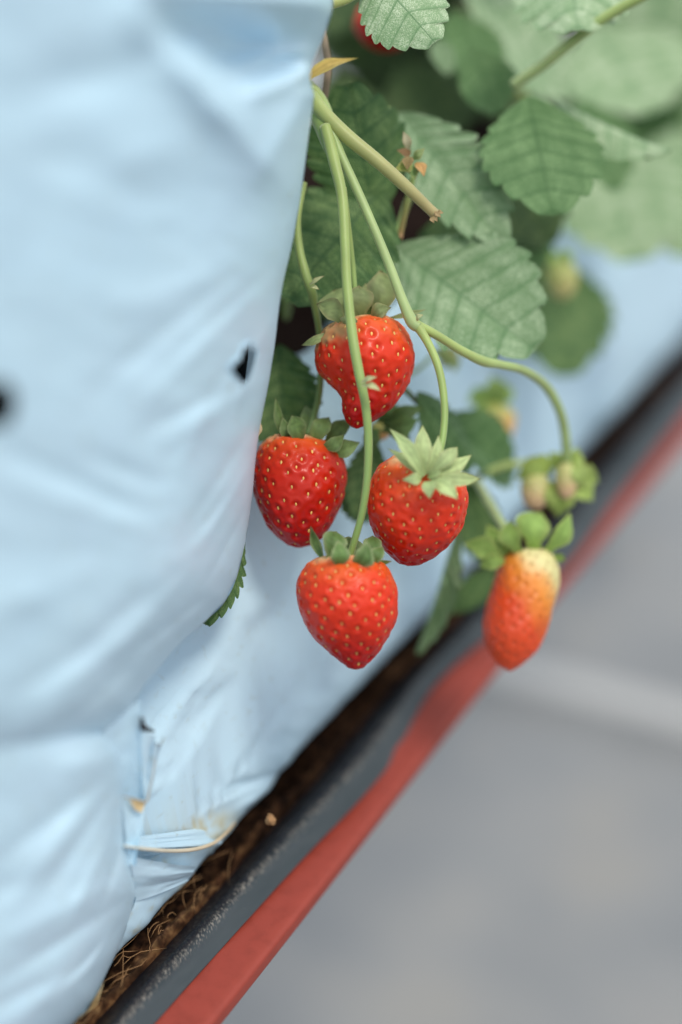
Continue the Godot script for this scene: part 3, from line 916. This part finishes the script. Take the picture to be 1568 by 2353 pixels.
func plants() -> void:
	# ---- the near plant
	var a := thing("strawberry_plant", "leafy strawberry plant with green fruit stems spilling over the near bag end", "plant", at(725, 240, 0.475), "strawberry plants in the row")
	stalk(a, "crown", [[700, 205, 0.475, 26], [728, 240, 0.47, 28], [748, 290, 0.466, 26], [762, 335, 0.463, 21], [772, 372, 0.461, 10]])
	stalk(a, "fruit_stem", [[715, 222, 0.468, 18], [745, 262, 0.464, 18], [800, 315, 0.462, 17], [870, 372, 0.462, 15.5], [940, 435, 0.464, 14], [985, 478, 0.467, 12], [1004, 496, 0.468, 13]], STEM0, Color(0.36, 0.28, 0.13))
	stalk(a, "fruit_stem", [[748, 290, 0.462, 13.6], [768, 370, 0.458, 13.6], [786, 450, 0.455, 12.325], [793, 560, 0.452, 11.475], [798, 660, 0.450, 11.475], [810, 770, 0.4475, 11.9], [826, 860, 0.446, 11.475], [840, 930, 0.446, 10.2], [847, 1010, 0.447, 9.775], [844, 1100, 0.448, 9.35], [832, 1180, 0.450, 8.5], [812, 1252, 0.452, 8.5], [800, 1290, 0.453, 8.5]], STEM0, Color(0.19, 0.32, 0.09))
	stalk(a, "fruit_stem", [[760, 300, 0.463, 12.75], [785, 360, 0.462, 11.475], [820, 435, 0.461, 11.05], [860, 525, 0.459, 10.625], [895, 610, 0.458, 11.05], [925, 690, 0.457, 11.9], [946, 738, 0.457, 14.45], [962, 752, 0.457, 12.75]], Color(0.34, 0.44, 0.17), Color(0.33, 0.43, 0.17))
	stalk(a, "fruit_stem", [[955, 742, 0.457, 11.9], [985, 790, 0.456, 9.775], [1008, 845, 0.454, 9.35], [1020, 910, 0.452, 8.925], [1021, 975, 0.450, 8.5], [1010, 1040, 0.447, 8.5], [985, 1090, 0.444, 8.075]], STEM0, Color(0.2, 0.33, 0.08))
	stalk(a, "fruit_stem", [[950, 744, 0.457, 12.75], [1000, 768, 0.460, 10.2], [1060, 805, 0.466, 10.2], [1110, 830, 0.473, 11.9], [1150, 838, 0.480, 10.2], [1205, 852, 0.492, 10.2], [1255, 888, 0.507, 11.05], [1287, 945, 0.516, 10.625], [1300, 1005, 0.523, 11.05], [1302, 1065, 0.529, 11.05]], STEM0, Color(0.30, 0.42, 0.16))
	stalk(a, "fruit_stem", [[700, 420, 0.476, 6.8], [684, 500, 0.474, 8.5], [688, 570, 0.473, 9.35], [704, 635, 0.472, 11.05], [716, 668, 0.473, 11.05], [726, 715, 0.477, 8.075], [735, 770, 0.480, 7.65], [738, 840, 0.482, 7.65], [734, 905, 0.481, 7.65], [722, 955, 0.479, 7.65], [706, 1000, 0.477, 7.65]], STEM0, Color(0.11, 0.22, 0.06))
	stalk(a, "fruit_stem", [[790, 430, 0.462, 6.8], [803, 540, 0.466, 6.8], [812, 620, 0.468, 6.375], [818, 700, 0.468, 5.95]], STEM0, STEM1)
	# little bracts at the joints
	for e in [[712, 655, 745, 633, 14, 0.468], [714, 660, 735, 668, 12, 0.468], [830, 880, 868, 866, 13, 0.440], [832, 886, 876, 898, 16, 0.440], [838, 880, 862, 870, 12, 0.438], [958, 738, 975, 724, 16, 0.452]]:
		part("bract", sepal(at(e[0], e[1], e[5]) - a.position, at(e[2], e[3], e[5] - 0.002) - a.position, e[4] * 0.46 / LENS, (-FW + UP * 0.4).normalized(), 0.001, Color(0.46, 0.48, 0.25), Color(0.45, 0.26, 0.14)), M.sepal, a)
	for e in [[1000, 486, 1014, 500], [994, 498, 1006, 510], [1004, 492, 1020, 490], [990, 500, 998, 512]]:
		part("bract", sepal(at(e[0], e[1], 0.4655) - a.position, at(e[2], e[3], 0.4645) - a.position, 12 * 0.46 / LENS, -FW, 0.0006, Color(0.34, 0.24, 0.12), Color(0.26, 0.15, 0.07)), M.sepal, a)
	leaf(a, [905, 560, 0.500], [1240, 795, 0.487], 330, Vector2(0.15, 0.35), 0.10, 0.05, M.leaf_pale)
	leaf(a, [862, 520, 0.500], [806, 188, 0.482], 250, Vector2(0.25, 0.1), -0.10, 0.06, M.leaf_deep)
	leaf(a, [880, 430, 0.498], [656, 684, 0.478], 330, Vector2(-0.1, 0.3), 0.05, 0.05, M.leaf_deep)
	leaf(a, [915, 255, 0.510], [1165, 540, 0.492], 205, Vector2(-0.05, 0.45), 0.06, 0.1, M.leaf_pale)
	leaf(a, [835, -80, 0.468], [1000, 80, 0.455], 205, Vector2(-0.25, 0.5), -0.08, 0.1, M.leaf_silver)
	leaf(a, [640, 790, 0.505], [655, 1040, 0.492], 190, Vector2(-0.2, 0.1), 0.08, 0.05, M.leaf_deep)
	leaf(a, [1010, 960, 0.535], [1215, 1090, 0.56], 170, Vector2(0.1, 0.5), 0.1, 0.15, M.leaf_mid)
	leaf(a, [960, 900, 0.50], [1110, 1075, 0.52], 130, Vector2(0.3, 0.35), -0.12, 0.1, M.leaf_mid)
	leaf(a, [1052, 1200, 0.530], [974, 1515, 0.535], 52, Vector2(0.6, 0.1), 0.12, 0.1, M.leaf_pale)
	leaf(a, [1140, 1300, 0.56], [1046, 1404, 0.55], 70, Vector2(0.2, 0.1), 0.12, 0.1, M.leaf_deep)
	leaf(a, [1060, 1080, 0.55], [1120, 1290, 0.545], 120, Vector2(0.1, 0.1), 0.05, 0.1, M.leaf_deep)
	leaf(a, [560, 1215, 0.470], [474, 1438, 0.452], 88, Vector2(0.35, 0.1), 0.02, 0.0, M.leaf_deep)
	leaf(a, [720, 560, 0.56], [900, 700, 0.55], 260, Vector2(0.0, 0.3), 0.06, 0.05, M.leaf_deep)
	leaf(a, [960, 540, 0.53], [1180, 600, 0.53], 260, Vector2(0.0, 0.5), 0.06, 0.05, M.leaf_deep)
	leaf(a, [880, 1180, 0.52], [770, 1100, 0.50], 130, Vector2(0.0, 0.3), 0.06, 0.05, M.leaf_deep)
	leaf(a, [860, 1000, 0.51], [820, 1190, 0.50], 100, Vector2(0.3, 0.1), 0.1, 0.05, M.leaf_deep)
	for k in 5:
		stalk(a, "leaf_stalk", [[700 - k * 12, 560 + k * 30, 0.53, 12], [640 + k * 4, 730 + k * 34, 0.545, 13], [690 + k * 8, 740 + k * 42, 0.55, 12], [760 + k * 10, 800 + k * 46, 0.56, 10]], Color(0.16, 0.25, 0.07), Color(0.12, 0.2, 0.06), 8)
	stalk(a, "leaf_stalk", [[860, 598, 0.52, 16], [930, 610, 0.525, 17], [1010, 590, 0.53, 16], [1100, 560, 0.54, 14]], Color(0.20, 0.33, 0.08), Color(0.2, 0.33, 0.08), 10)
	stalk(a, "leaf_stalk", [[905, 560, 0.503, 8], [935, 470, 0.505, 9], [950, 430, 0.507, 9], [940, 300, 0.515, 9], [800, 200, 0.52, 9]], STEM1, STEM1, 8)
	stalk(a, "leaf_stalk", [[760, 8, 0.46, 13], [800, -6, 0.462, 13], [850, -40, 0.465, 12]], Color(0.42, 0.45, 0.15), STEM0, 8)
	stalk(a, "leaf_stalk", [[1098, 1108, 0.535, 9.35], [1130, 1165, 0.52, 10.2], [1172, 1236, 0.503, 11.05], [1190, 1262, 0.501, 8.5]], Color(0.36, 0.44, 0.2), Color(0.34, 0.44, 0.18), 10)
	stalk(a, "leaf_stalk", [[1060, 1110, 0.54, 9], [1100, 1094, 0.543, 9], [1160, 1070, 0.55, 9], [1240, 1060, 0.555, 7]], STEM0, STEM0, 8)
	stalk(a, "leaf_stalk", [[900, 880, 0.51, 5], [960, 850, 0.53, 5], [1010, 800, 0.55, 5]], Color(0.16, 0.25, 0.08), STEM1, 8)
	stalk(a, "leaf_stalk", [[925, 890, 0.5, 7], [960, 925, 0.505, 7], [1010, 985, 0.52, 7]], Color(0.08, 0.15, 0.05), Color(0.08, 0.15, 0.05), 8)
	# ---- the plant further along
	var b := thing("strawberry_plant", "leafy strawberry plant further along the row with broad pale leaves", "plant", at(1250, 120, 0.66), "strawberry plants in the row")
	leaf(b, [1215, 215, 0.510], [1278, 480, 0.490], 290, Vector2(0.1, 0.35), 0.04, 0.08, M.leaf_mid)
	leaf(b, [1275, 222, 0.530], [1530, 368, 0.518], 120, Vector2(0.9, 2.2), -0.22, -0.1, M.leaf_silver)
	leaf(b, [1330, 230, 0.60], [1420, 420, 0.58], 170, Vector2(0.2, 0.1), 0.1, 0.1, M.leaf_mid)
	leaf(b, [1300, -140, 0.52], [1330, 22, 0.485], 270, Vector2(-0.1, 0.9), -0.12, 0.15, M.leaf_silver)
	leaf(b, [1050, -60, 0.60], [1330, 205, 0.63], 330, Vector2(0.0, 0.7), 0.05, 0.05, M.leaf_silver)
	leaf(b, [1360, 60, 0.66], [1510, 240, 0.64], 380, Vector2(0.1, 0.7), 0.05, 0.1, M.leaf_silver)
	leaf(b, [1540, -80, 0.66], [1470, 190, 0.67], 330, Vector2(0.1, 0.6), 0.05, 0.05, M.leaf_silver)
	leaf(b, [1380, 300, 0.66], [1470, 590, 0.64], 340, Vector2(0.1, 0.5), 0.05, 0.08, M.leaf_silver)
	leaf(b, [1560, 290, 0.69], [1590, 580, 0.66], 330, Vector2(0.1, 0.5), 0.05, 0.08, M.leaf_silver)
	leaf(b, [1240, 560, 0.66], [1312, 850, 0.625], 270, Vector2(0.2, 0.2), 0.05, 0.08, M.leaf_deep, false, Color(1.3, 1.4, 1.1))
	leaf(b, [1120, 330, 0.57], [1270, 560, 0.57], 240, Vector2(0.0, 0.3), 0.05, 0.08, M.leaf_shaded)
	leaf(b, [1040, 20, 0.60], [1120, 200, 0.58], 150, Vector2(0.2, 0.3), 0.1, 0.08, M.leaf_mid)
	leaf(b, [1080, 110, 0.55], [1150, 260, 0.55], 150, Vector2(0.2, 0.4), 0.1, 0.08, M.leaf_mid)
	leaf(b, [1000, 90, 0.57], [1030, 165, 0.56], 60, Vector2(0.2, 0.4), 0.1, 0.08, M.leaf_pale)
	leaf(b, [1170, 450, 0.58], [1210, 640, 0.57], 160, Vector2(0.2, 0.3), 0.1, 0.08, M.leaf_mid)
	stalk(b, "leaf_stalk", [[1560, -50, 0.485, 13], [1420, 22, 0.492, 13], [1330, 84, 0.50, 13], [1250, 148, 0.508, 13], [1180, 196, 0.516, 13]], Color(0.26, 0.36, 0.09), Color(0.34, 0.44, 0.18), 10)
	stalk(b, "leaf_stalk", [[1060, 10, 0.66, 14], [1100, 90, 0.64, 14], [1160, 180, 0.62, 14], [1200, 220, 0.60, 14]], Color(0.2, 0.26, 0.07), Color(0.2, 0.26, 0.07), 8)
	stalk(b, "leaf_stalk", [[1190, 500, 0.62, 14], [1230, 560, 0.64, 14], [1262, 640, 0.68, 12]], Color(0.17, 0.26, 0.07), Color(0.17, 0.26, 0.07), 8)
	# leaves that fill the two crowns behind, the left ones in the shaded tone
	for k in 80:
		var x := rng.randf_range(720, 1620)
		var y := rng.randf_range(-330, 400) - (x - 720) * 0.1
		var d := rng.randf_range(0.62, 0.88) + (x - 720) * 0.00012
		var to := Vector2(rng.randf_range(-90, 170), rng.randf_range(120, 240)).rotated(rng.randf_range(-0.7, 0.7))
		var who := a if x < 1000 else b
		leaf(who, [x, y, d], [x + to.x, y + to.y, d - 0.02], rng.randf_range(170, 260), Vector2(rng.randf_range(-0.4, 0.4), rng.randf_range(0.2, 1.1)), rng.randf_range(-0.05, 0.12), 0.1, M.leaf_shaded if x < 1230 else ([M.leaf_mid, M.leaf_pale, M.leaf_pale][k % 3]), true)
	for k in 40:  # unseen leaves added above the view to block sky light from the gaps
		var x := rng.randf_range(640, 1250)
		var y := rng.randf_range(-900, -120)
		var d := rng.randf_range(0.54, 0.80)
		leaf(a, [x, y, d], [x + rng.randf_range(-150, 200), y + rng.randf_range(60, 200), d - 0.03], rng.randf_range(200, 300), Vector2(rng.randf_range(-0.3, 0.3), rng.randf_range(0.9, 2.0)), 0.06, 0.1, M.leaf_shaded, true)

func fruits() -> void:
	var green := Color(0.17, 0.25, 0.08)
	var brown := Color(0.28, 0.22, 0.11)
	strawberry("red strawberry with a knobby lobed tip and brown scar, topmost ripe one in the cluster", 0.470, -8.0, [[728, 855, 855], [738, 790, 905], [760, 745, 930], [790, 728, 947], [822, 725, 953], [850, 730, 950], [880, 752, 938], [900, 775, 926], [918, 787, 915], [937, 788, 902], [956, 789, 880], [973, 797, 855], [984, 808, 836], [989, 820, 820]], 160, scarred_paint, [
		[766, 762, 692, 794, 20, 8, 4, 3], [795, 748, 728, 700, 46, 10, 8, 4], [800, 740, 764, 662, 84, 2, -4, 5], [827, 738, 826, 664, 66, 4, 0, 5], [850, 735, 842, 656, 40, -4, -10, 3], [868, 732, 873, 632, 74, -2, -8, 5], [852, 738, 900, 706, 36, 8, 8, 4], [890, 733, 978, 712, 14, 2, 0, 2], [800, 752, 806, 722, 40, 12, 12, 2]], Color(0.22, 0.27, 0.11), Color(0.34, 0.27, 0.14))
	strawberry("deep red strawberry beside the near bag's edge, left of the cluster", 0.478, -10.0, [[998, 668, 668], [1008, 616, 728], [1028, 598, 768], [1060, 585, 788], [1095, 580, 795], [1130, 584, 791], [1170, 597, 780], [1205, 615, 764], [1235, 640, 742], [1252, 660, 720], [1261, 690, 690]], 165, deep_paint, [
		[655, 1018, 634, 914, 22, 6, 4, 3], [668, 1022, 650, 958, 30, 8, 8, 3], [690, 1026, 672, 956, 44, 10, 8, 5], [712, 1022, 702, 930, 46, -4, -8, 4], [715, 1028, 758, 958, 46, 6, 2, 5], [744, 1028, 808, 968, 40, 2, -2, 4], [752, 1032, 828, 1016, 42, 6, 6, 3], [740, 1030, 792, 998, 36, 10, 10, 3]], Color(0.12, 0.19, 0.06), Color(0.22, 0.24, 0.12))
	strawberry("bright red strawberry with pale spread sepals facing the viewer, right of the hanging stem", 0.455, 14.0, [[1036, 965, 965], [1052, 900, 1030], [1078, 868, 1056], [1113, 851, 1070], [1153, 843, 1076], [1190, 846, 1073], [1225, 857, 1058], [1258, 875, 1035], [1285, 900, 1005], [1302, 920, 975], [1309, 945, 945]], 200, red_paint, [
		[972, 1096, 895, 984, 36, 15, 15, 4], [976, 1090, 972, 975, 43, 14, 13, 3], [982, 1086, 1008, 1000, 29, 14, 13, 2], [988, 1088, 1050, 1028, 34, 15, 11, 4], [992, 1092, 1078, 1048, 34, 15, 10, 3], [990, 1098, 1104, 1100, 33, 16, 12, 4], [990, 1104, 1056, 1152, 38, 16, 19, 3], [980, 1106, 988, 1152, 38, 16, 20, 3], [970, 1098, 893, 1032, 21, 14, 10, 2], [968, 1100, 926, 1102, 29, 16, 18, 3], [984, 1098, 1018, 1076, 21, 16, 18, 1]], Color(0.38, 0.47, 0.21), Color(0.42, 0.42, 0.2))
	strawberry("red heart shaped strawberry at the end of the long stem, lowest in the cluster", 0.452, -8.0, [[1272, 795, 795], [1281, 728, 852], [1300, 704, 888], [1330, 687, 905], [1365, 681, 913], [1400, 686, 914], [1435, 702, 905], [1470, 727, 889], [1500, 760, 868], [1520, 785, 848], [1532, 800, 835], [1537, 816, 816]], 190, red_paint, [
		[744, 1288, 714, 1208, 24, 6, 6, -3], [762, 1296, 774, 1220, 60, 8, 2, 5], [778, 1304, 776, 1240, 46, 12, 13, 4], [796, 1292, 802, 1226, 70, -6, -10, 3], [812, 1302, 844, 1240, 50, 11, 12, 4], [838, 1298, 858, 1230, 46, 2, -4, 4], [854, 1302, 882, 1256, 34, 8, 6, 3], [862, 1306, 900, 1290, 18, 6, 4, -2], [772, 1306, 840, 1308, 14, 13, 13, 1]], Color(0.11, 0.19, 0.055), Color(0.40, 0.42, 0.24))
	strawberry("half ripe orange strawberry with a pale shoulder hanging in front of the red rail", 0.508, -6.0, [[1258, 1215, 1215], [1267, 1166, 1262], [1285, 1150, 1277], [1320, 1138, 1285], [1360, 1126, 1279], [1400, 1115, 1268], [1430, 1110, 1259], [1460, 1111, 1247], [1490, 1120, 1233], [1512, 1133, 1213], [1530, 1148, 1190], [1540, 1168, 1168]], 190, half_paint, [
		[1172, 1272, 1120, 1206, 58, 4, 2, 4], [1192, 1268, 1172, 1194, 52, 8, 6, 4], [1228, 1264, 1250, 1174, 84, 2, -2, 5], [1256, 1268, 1308, 1178, 48, 4, 2, 4], [1152, 1284, 1066, 1250, 56, 6, 4, 4], [1160, 1290, 1100, 1302, 40, 6, 6, 3], [1272, 1276, 1298, 1288, 20, 4, 4, 2]], Color(0.20, 0.31, 0.075), Color(0.36, 0.40, 0.13), 110, 140, "strawberries hanging over the grow bags", "half_ripe_strawberry")
	var extra := "unripe strawberries among the leaves"
	strawberry("shaded red strawberry under the topmost leaf", 0.56, 0.0, [[0, 880, 880], [8, 845, 920], [30, 820, 945], [60, 815, 955], [85, 830, 945], [105, 850, 925], [116, 890, 890]], 70, deep_paint, [], green, brown, 60, 80, "strawberries hanging over the grow bags")
	strawberry("small withered strawberry in a star of green sepals at the arching stem's end", 0.532, -5.0, [[1085, 1230, 1230], [1092, 1207, 1252], [1110, 1198, 1262], [1140, 1198, 1262], [1160, 1206, 1252], [1172, 1230, 1230]], 40, blush_paint, [
		[1262, 1080, 1185, 1100, 60, 0, 0, 4], [1270, 1070, 1215, 1050, 54, -1, -2, 4], [1300, 1062, 1345, 1056, 50, -1, -2, 4], [1310, 1080, 1378, 1108, 56, 0, 0, 5], [1310, 1100, 1364, 1152, 60, 0.5, 0.5, 4], [1290, 1110, 1284, 1190, 60, 1, 1, 4], [1270, 1105, 1262, 1170, 46, 0.5, 1, 4], [1280, 1080, 1262, 1040, 46, -2, -3, 3]], Color(0.30, 0.40, 0.10), Color(0.36, 0.42, 0.14), 50, 60, extra, "unripe_strawberry")
	strawberry("small pinkish strawberry right beside the withered one under the arching stem", 0.527, -5.0, [[1062, 1300, 1300], [1070, 1283, 1320], [1090, 1276, 1328], [1118, 1278, 1326], [1140, 1288, 1314], [1148, 1300, 1300]], 36, blush_paint, [[1300, 1068, 1340, 1085, 44, -0.5, -0.5, 4], [1306, 1064, 1330, 1120, 44, 0.5, 0.5, 4]], Color(0.32, 0.42, 0.12), Color(0.36, 0.42, 0.14), 50, 60, extra, "unripe_strawberry")
	strawberry("blurred yellow strawberry in front of the far bag behind the arching stem", 0.59, -5.0, [[925, 1130, 1130], [932, 1095, 1165], [955, 1078, 1185], [985, 1082, 1182], [1010, 1100, 1170], [1022, 1135, 1135]], 40, pale_paint, [[1120, 930, 1090, 890, 50, 6, 4, 4], [1130, 930, 1130, 868, 60, 6, 4, 4], [1140, 930, 1180, 895, 50, 6, 4, 4], [1120, 935, 1075, 950, 44, 12, 14, 4]], Color(0.24, 0.36, 0.1), green, 50, 60, extra, "unripe_strawberry")
	strawberry("pale green strawberry in front of the drooping dark leaf by the far bag", 0.605, -5.0, [[600, 1290, 1290], [608, 1260, 1318], [630, 1250, 1328], [660, 1256, 1324], [682, 1270, 1310], [690, 1290, 1290]], 40, green_paint, [[1285, 606, 1260, 585, 34, 4, 4, 3], [1295, 606, 1320, 585, 34, 4, 4, 3]], Color(0.24, 0.36, 0.1), green, 50, 60, extra, "unripe_strawberry")
	strawberry("tiny green strawberry hidden behind the knobby tipped berry", 0.505, 0.0, [[968, 875, 875], [973, 856, 893], [988, 850, 900], [1003, 856, 894], [1012, 875, 875]], 24, pale_paint, [
		[880, 975, 975, 936, 40, 6, 8, 4], [884, 982, 962, 962, 46, 8, 8, 4], [882, 985, 940, 1010, 40, 8, 6, 4], [870, 972, 915, 925, 40, 2, 0, 4], [868, 985, 850, 1040, 40, 4, 4, 4]], Color(0.07, 0.13, 0.04), Color(0.12, 0.2, 0.06), 40, 50, extra, "unripe_strawberry")
	strawberry("small yellowish strawberry just below the broad grey green leaf", 0.565, 0.0, [[795, 1030, 1030], [800, 1008, 1048], [815, 1002, 1054], [832, 1010, 1048], [840, 1030, 1030]], 24, pale_paint, [[1020, 800, 1000, 825, 26, 6, 6, 3], [1035, 812, 1045, 858, 30, 8, 8, 3], [1025, 812, 1015, 850, 26, 8, 8, 3]], Color(0.28, 0.36, 0.12), Color(0.4, 0.36, 0.2), 40, 50, extra, "unripe_strawberry")

func small_things() -> void:
	var d := thing("dried_flower_stalk", "tan dried stalk standing beside the near bag's upper edge", "dry stalk", at(745, 220, 0.478))
	part("stalk", tube([[742, 70, 0.478, 7], [748, 110, 0.478, 9], [754, 150, 0.479, 9], [750, 195, 0.48, 9], [744, 228, 0.482, 9]], d.position, Color(0.36, 0.28, 0.2), Color(0.3, 0.22, 0.16), 9, 8), M.straw, d)
	part("sheath", sepal(at(700, 188, 0.468) - d.position, at(822, 146, 0.475) - d.position, 44 * 0.47 / LENS, (-FW + UP * 0.5).normalized(), 0.002, Color(0.46, 0.32, 0.08), Color(0.36, 0.34, 0.1)), M.sepal, d)
	var f := thing("spent_flower", "dried brown and green spent flower beside the cut stem", "flower", at(945, 370, 0.485))
	for e in [[940, 345, 925, 300, 22, 0.48, 0.5, 0.45, 0.3], [945, 350, 910, 345, 24, 0.48, 0.18, 0.10, 0.04], [950, 365, 978, 340, 22, 0.478, 0.3, 0.38, 0.16], [945, 372, 905, 392, 34, 0.476, 0.26, 0.3, 0.07], [955, 375, 975, 408, 26, 0.476, 0.5, 0.28, 0.1], [948, 380, 955, 415, 34, 0.478, 0.16, 0.26, 0.08], [942, 360, 935, 395, 28, 0.474, 0.2, 0.14, 0.05]]:
		part("petal", sepal(at(e[0], e[1], e[5]) - f.position, at(e[2], e[3], e[5] - 0.003) - f.position, e[4] * 0.48 / LENS, -FW, 0.0015, Color(e[6], e[7], e[8]), Color(0.35, 0.24, 0.12)), M.sepal, f)
	part("stalk", tube([[950, 405, 0.484, 7], [935, 470, 0.487, 8], [922, 530, 0.49, 7], [918, 548, 0.49, 9]], f.position, STEM1, Color(0.3, 0.12, 0.05), 8, 6), M.stem, f)
	# coir fibres in the soil
	var st := SurfaceTool.new()
	st.begin(Mesh.PRIMITIVE_TRIANGLES)
	var o := row(-0.22, BED, 0.25)
	for k in 150:
		var s := rng.randf_range(0.16, 0.315) if k < 110 else rng.randf_range(0.43, 0.8)
		var n := rng.randf_range(-0.238, -0.216)
		var turn := rng.randf_range(-0.7, 0.7)
		var size := rng.randf_range(0.003, 0.018)
		var bend := rng.randf_range(-0.8, 0.8)
		var mid := PackedVector3Array()
		var rad := PackedFloat32Array()
		for i in 5:
			var t := i / 4.0 - 0.5
			mid.append(row(n + sin(turn) * size * t + cos(turn) * size * bend * t * t, BED - 0.001 + 0.004 * (0.25 - t * t) + rng.randf_range(-0.0006, 0.0012), s + cos(turn) * size * t) - o)
			rad.append(0.00012)
		st.append_from(tube3(mid, rad, Color.WHITE, Color.WHITE, 4, false), 0, Transform3D())
	var fb := MeshInstance3D.new()
	fb.mesh = st.commit()
	fb.name = "coir_fibre"
	fb.material_override = M.fibre
	add_child(fb)
	fb.position = o
	fb.set_meta("kind", "stuff")
	fb.set_meta("label", "loose tan coir fibres strewn on the soil by the black liner")
	fb.set_meta("category", "fibre")
	# crumb caught on the bag's foot and a yellow petal at the near bag's edge
	var c := thing("soil_crumb", "tan crumb of soil caught at the far bag's bottom edge", "crumb", at(622, 1884, 0.476))
	var p := PackedVector3Array()
	for i in 9:
		for j in 12:
			var th := PI * i / 8.0
			var v := Vector3(sin(th) * cos(TAU * j / 12), cos(th), sin(th) * sin(TAU * j / 12))
			p.append(v * 0.0017 * (1.0 + 0.5 * fine.get_noise_3dv(v * 9.0)))
	part("crumb", grid(p, 9, 12, true, PackedColorArray(), PackedVector2Array()), M.fibre, c)
	var y := thing("dried_petal", "small cream dried petal peeping out at the near bag's edge", "petal", at(588, 985, 0.468))
	part("petal", sepal(at(580, 1012, 0.468) - y.position, at(592, 958, 0.468) - y.position, 26 * 0.468 / LENS, (-FW + RT * 0.5).normalized(), 0.001, Color(0.6, 0.48, 0.3), Color(0.55, 0.4, 0.2)), M.sepal, y)
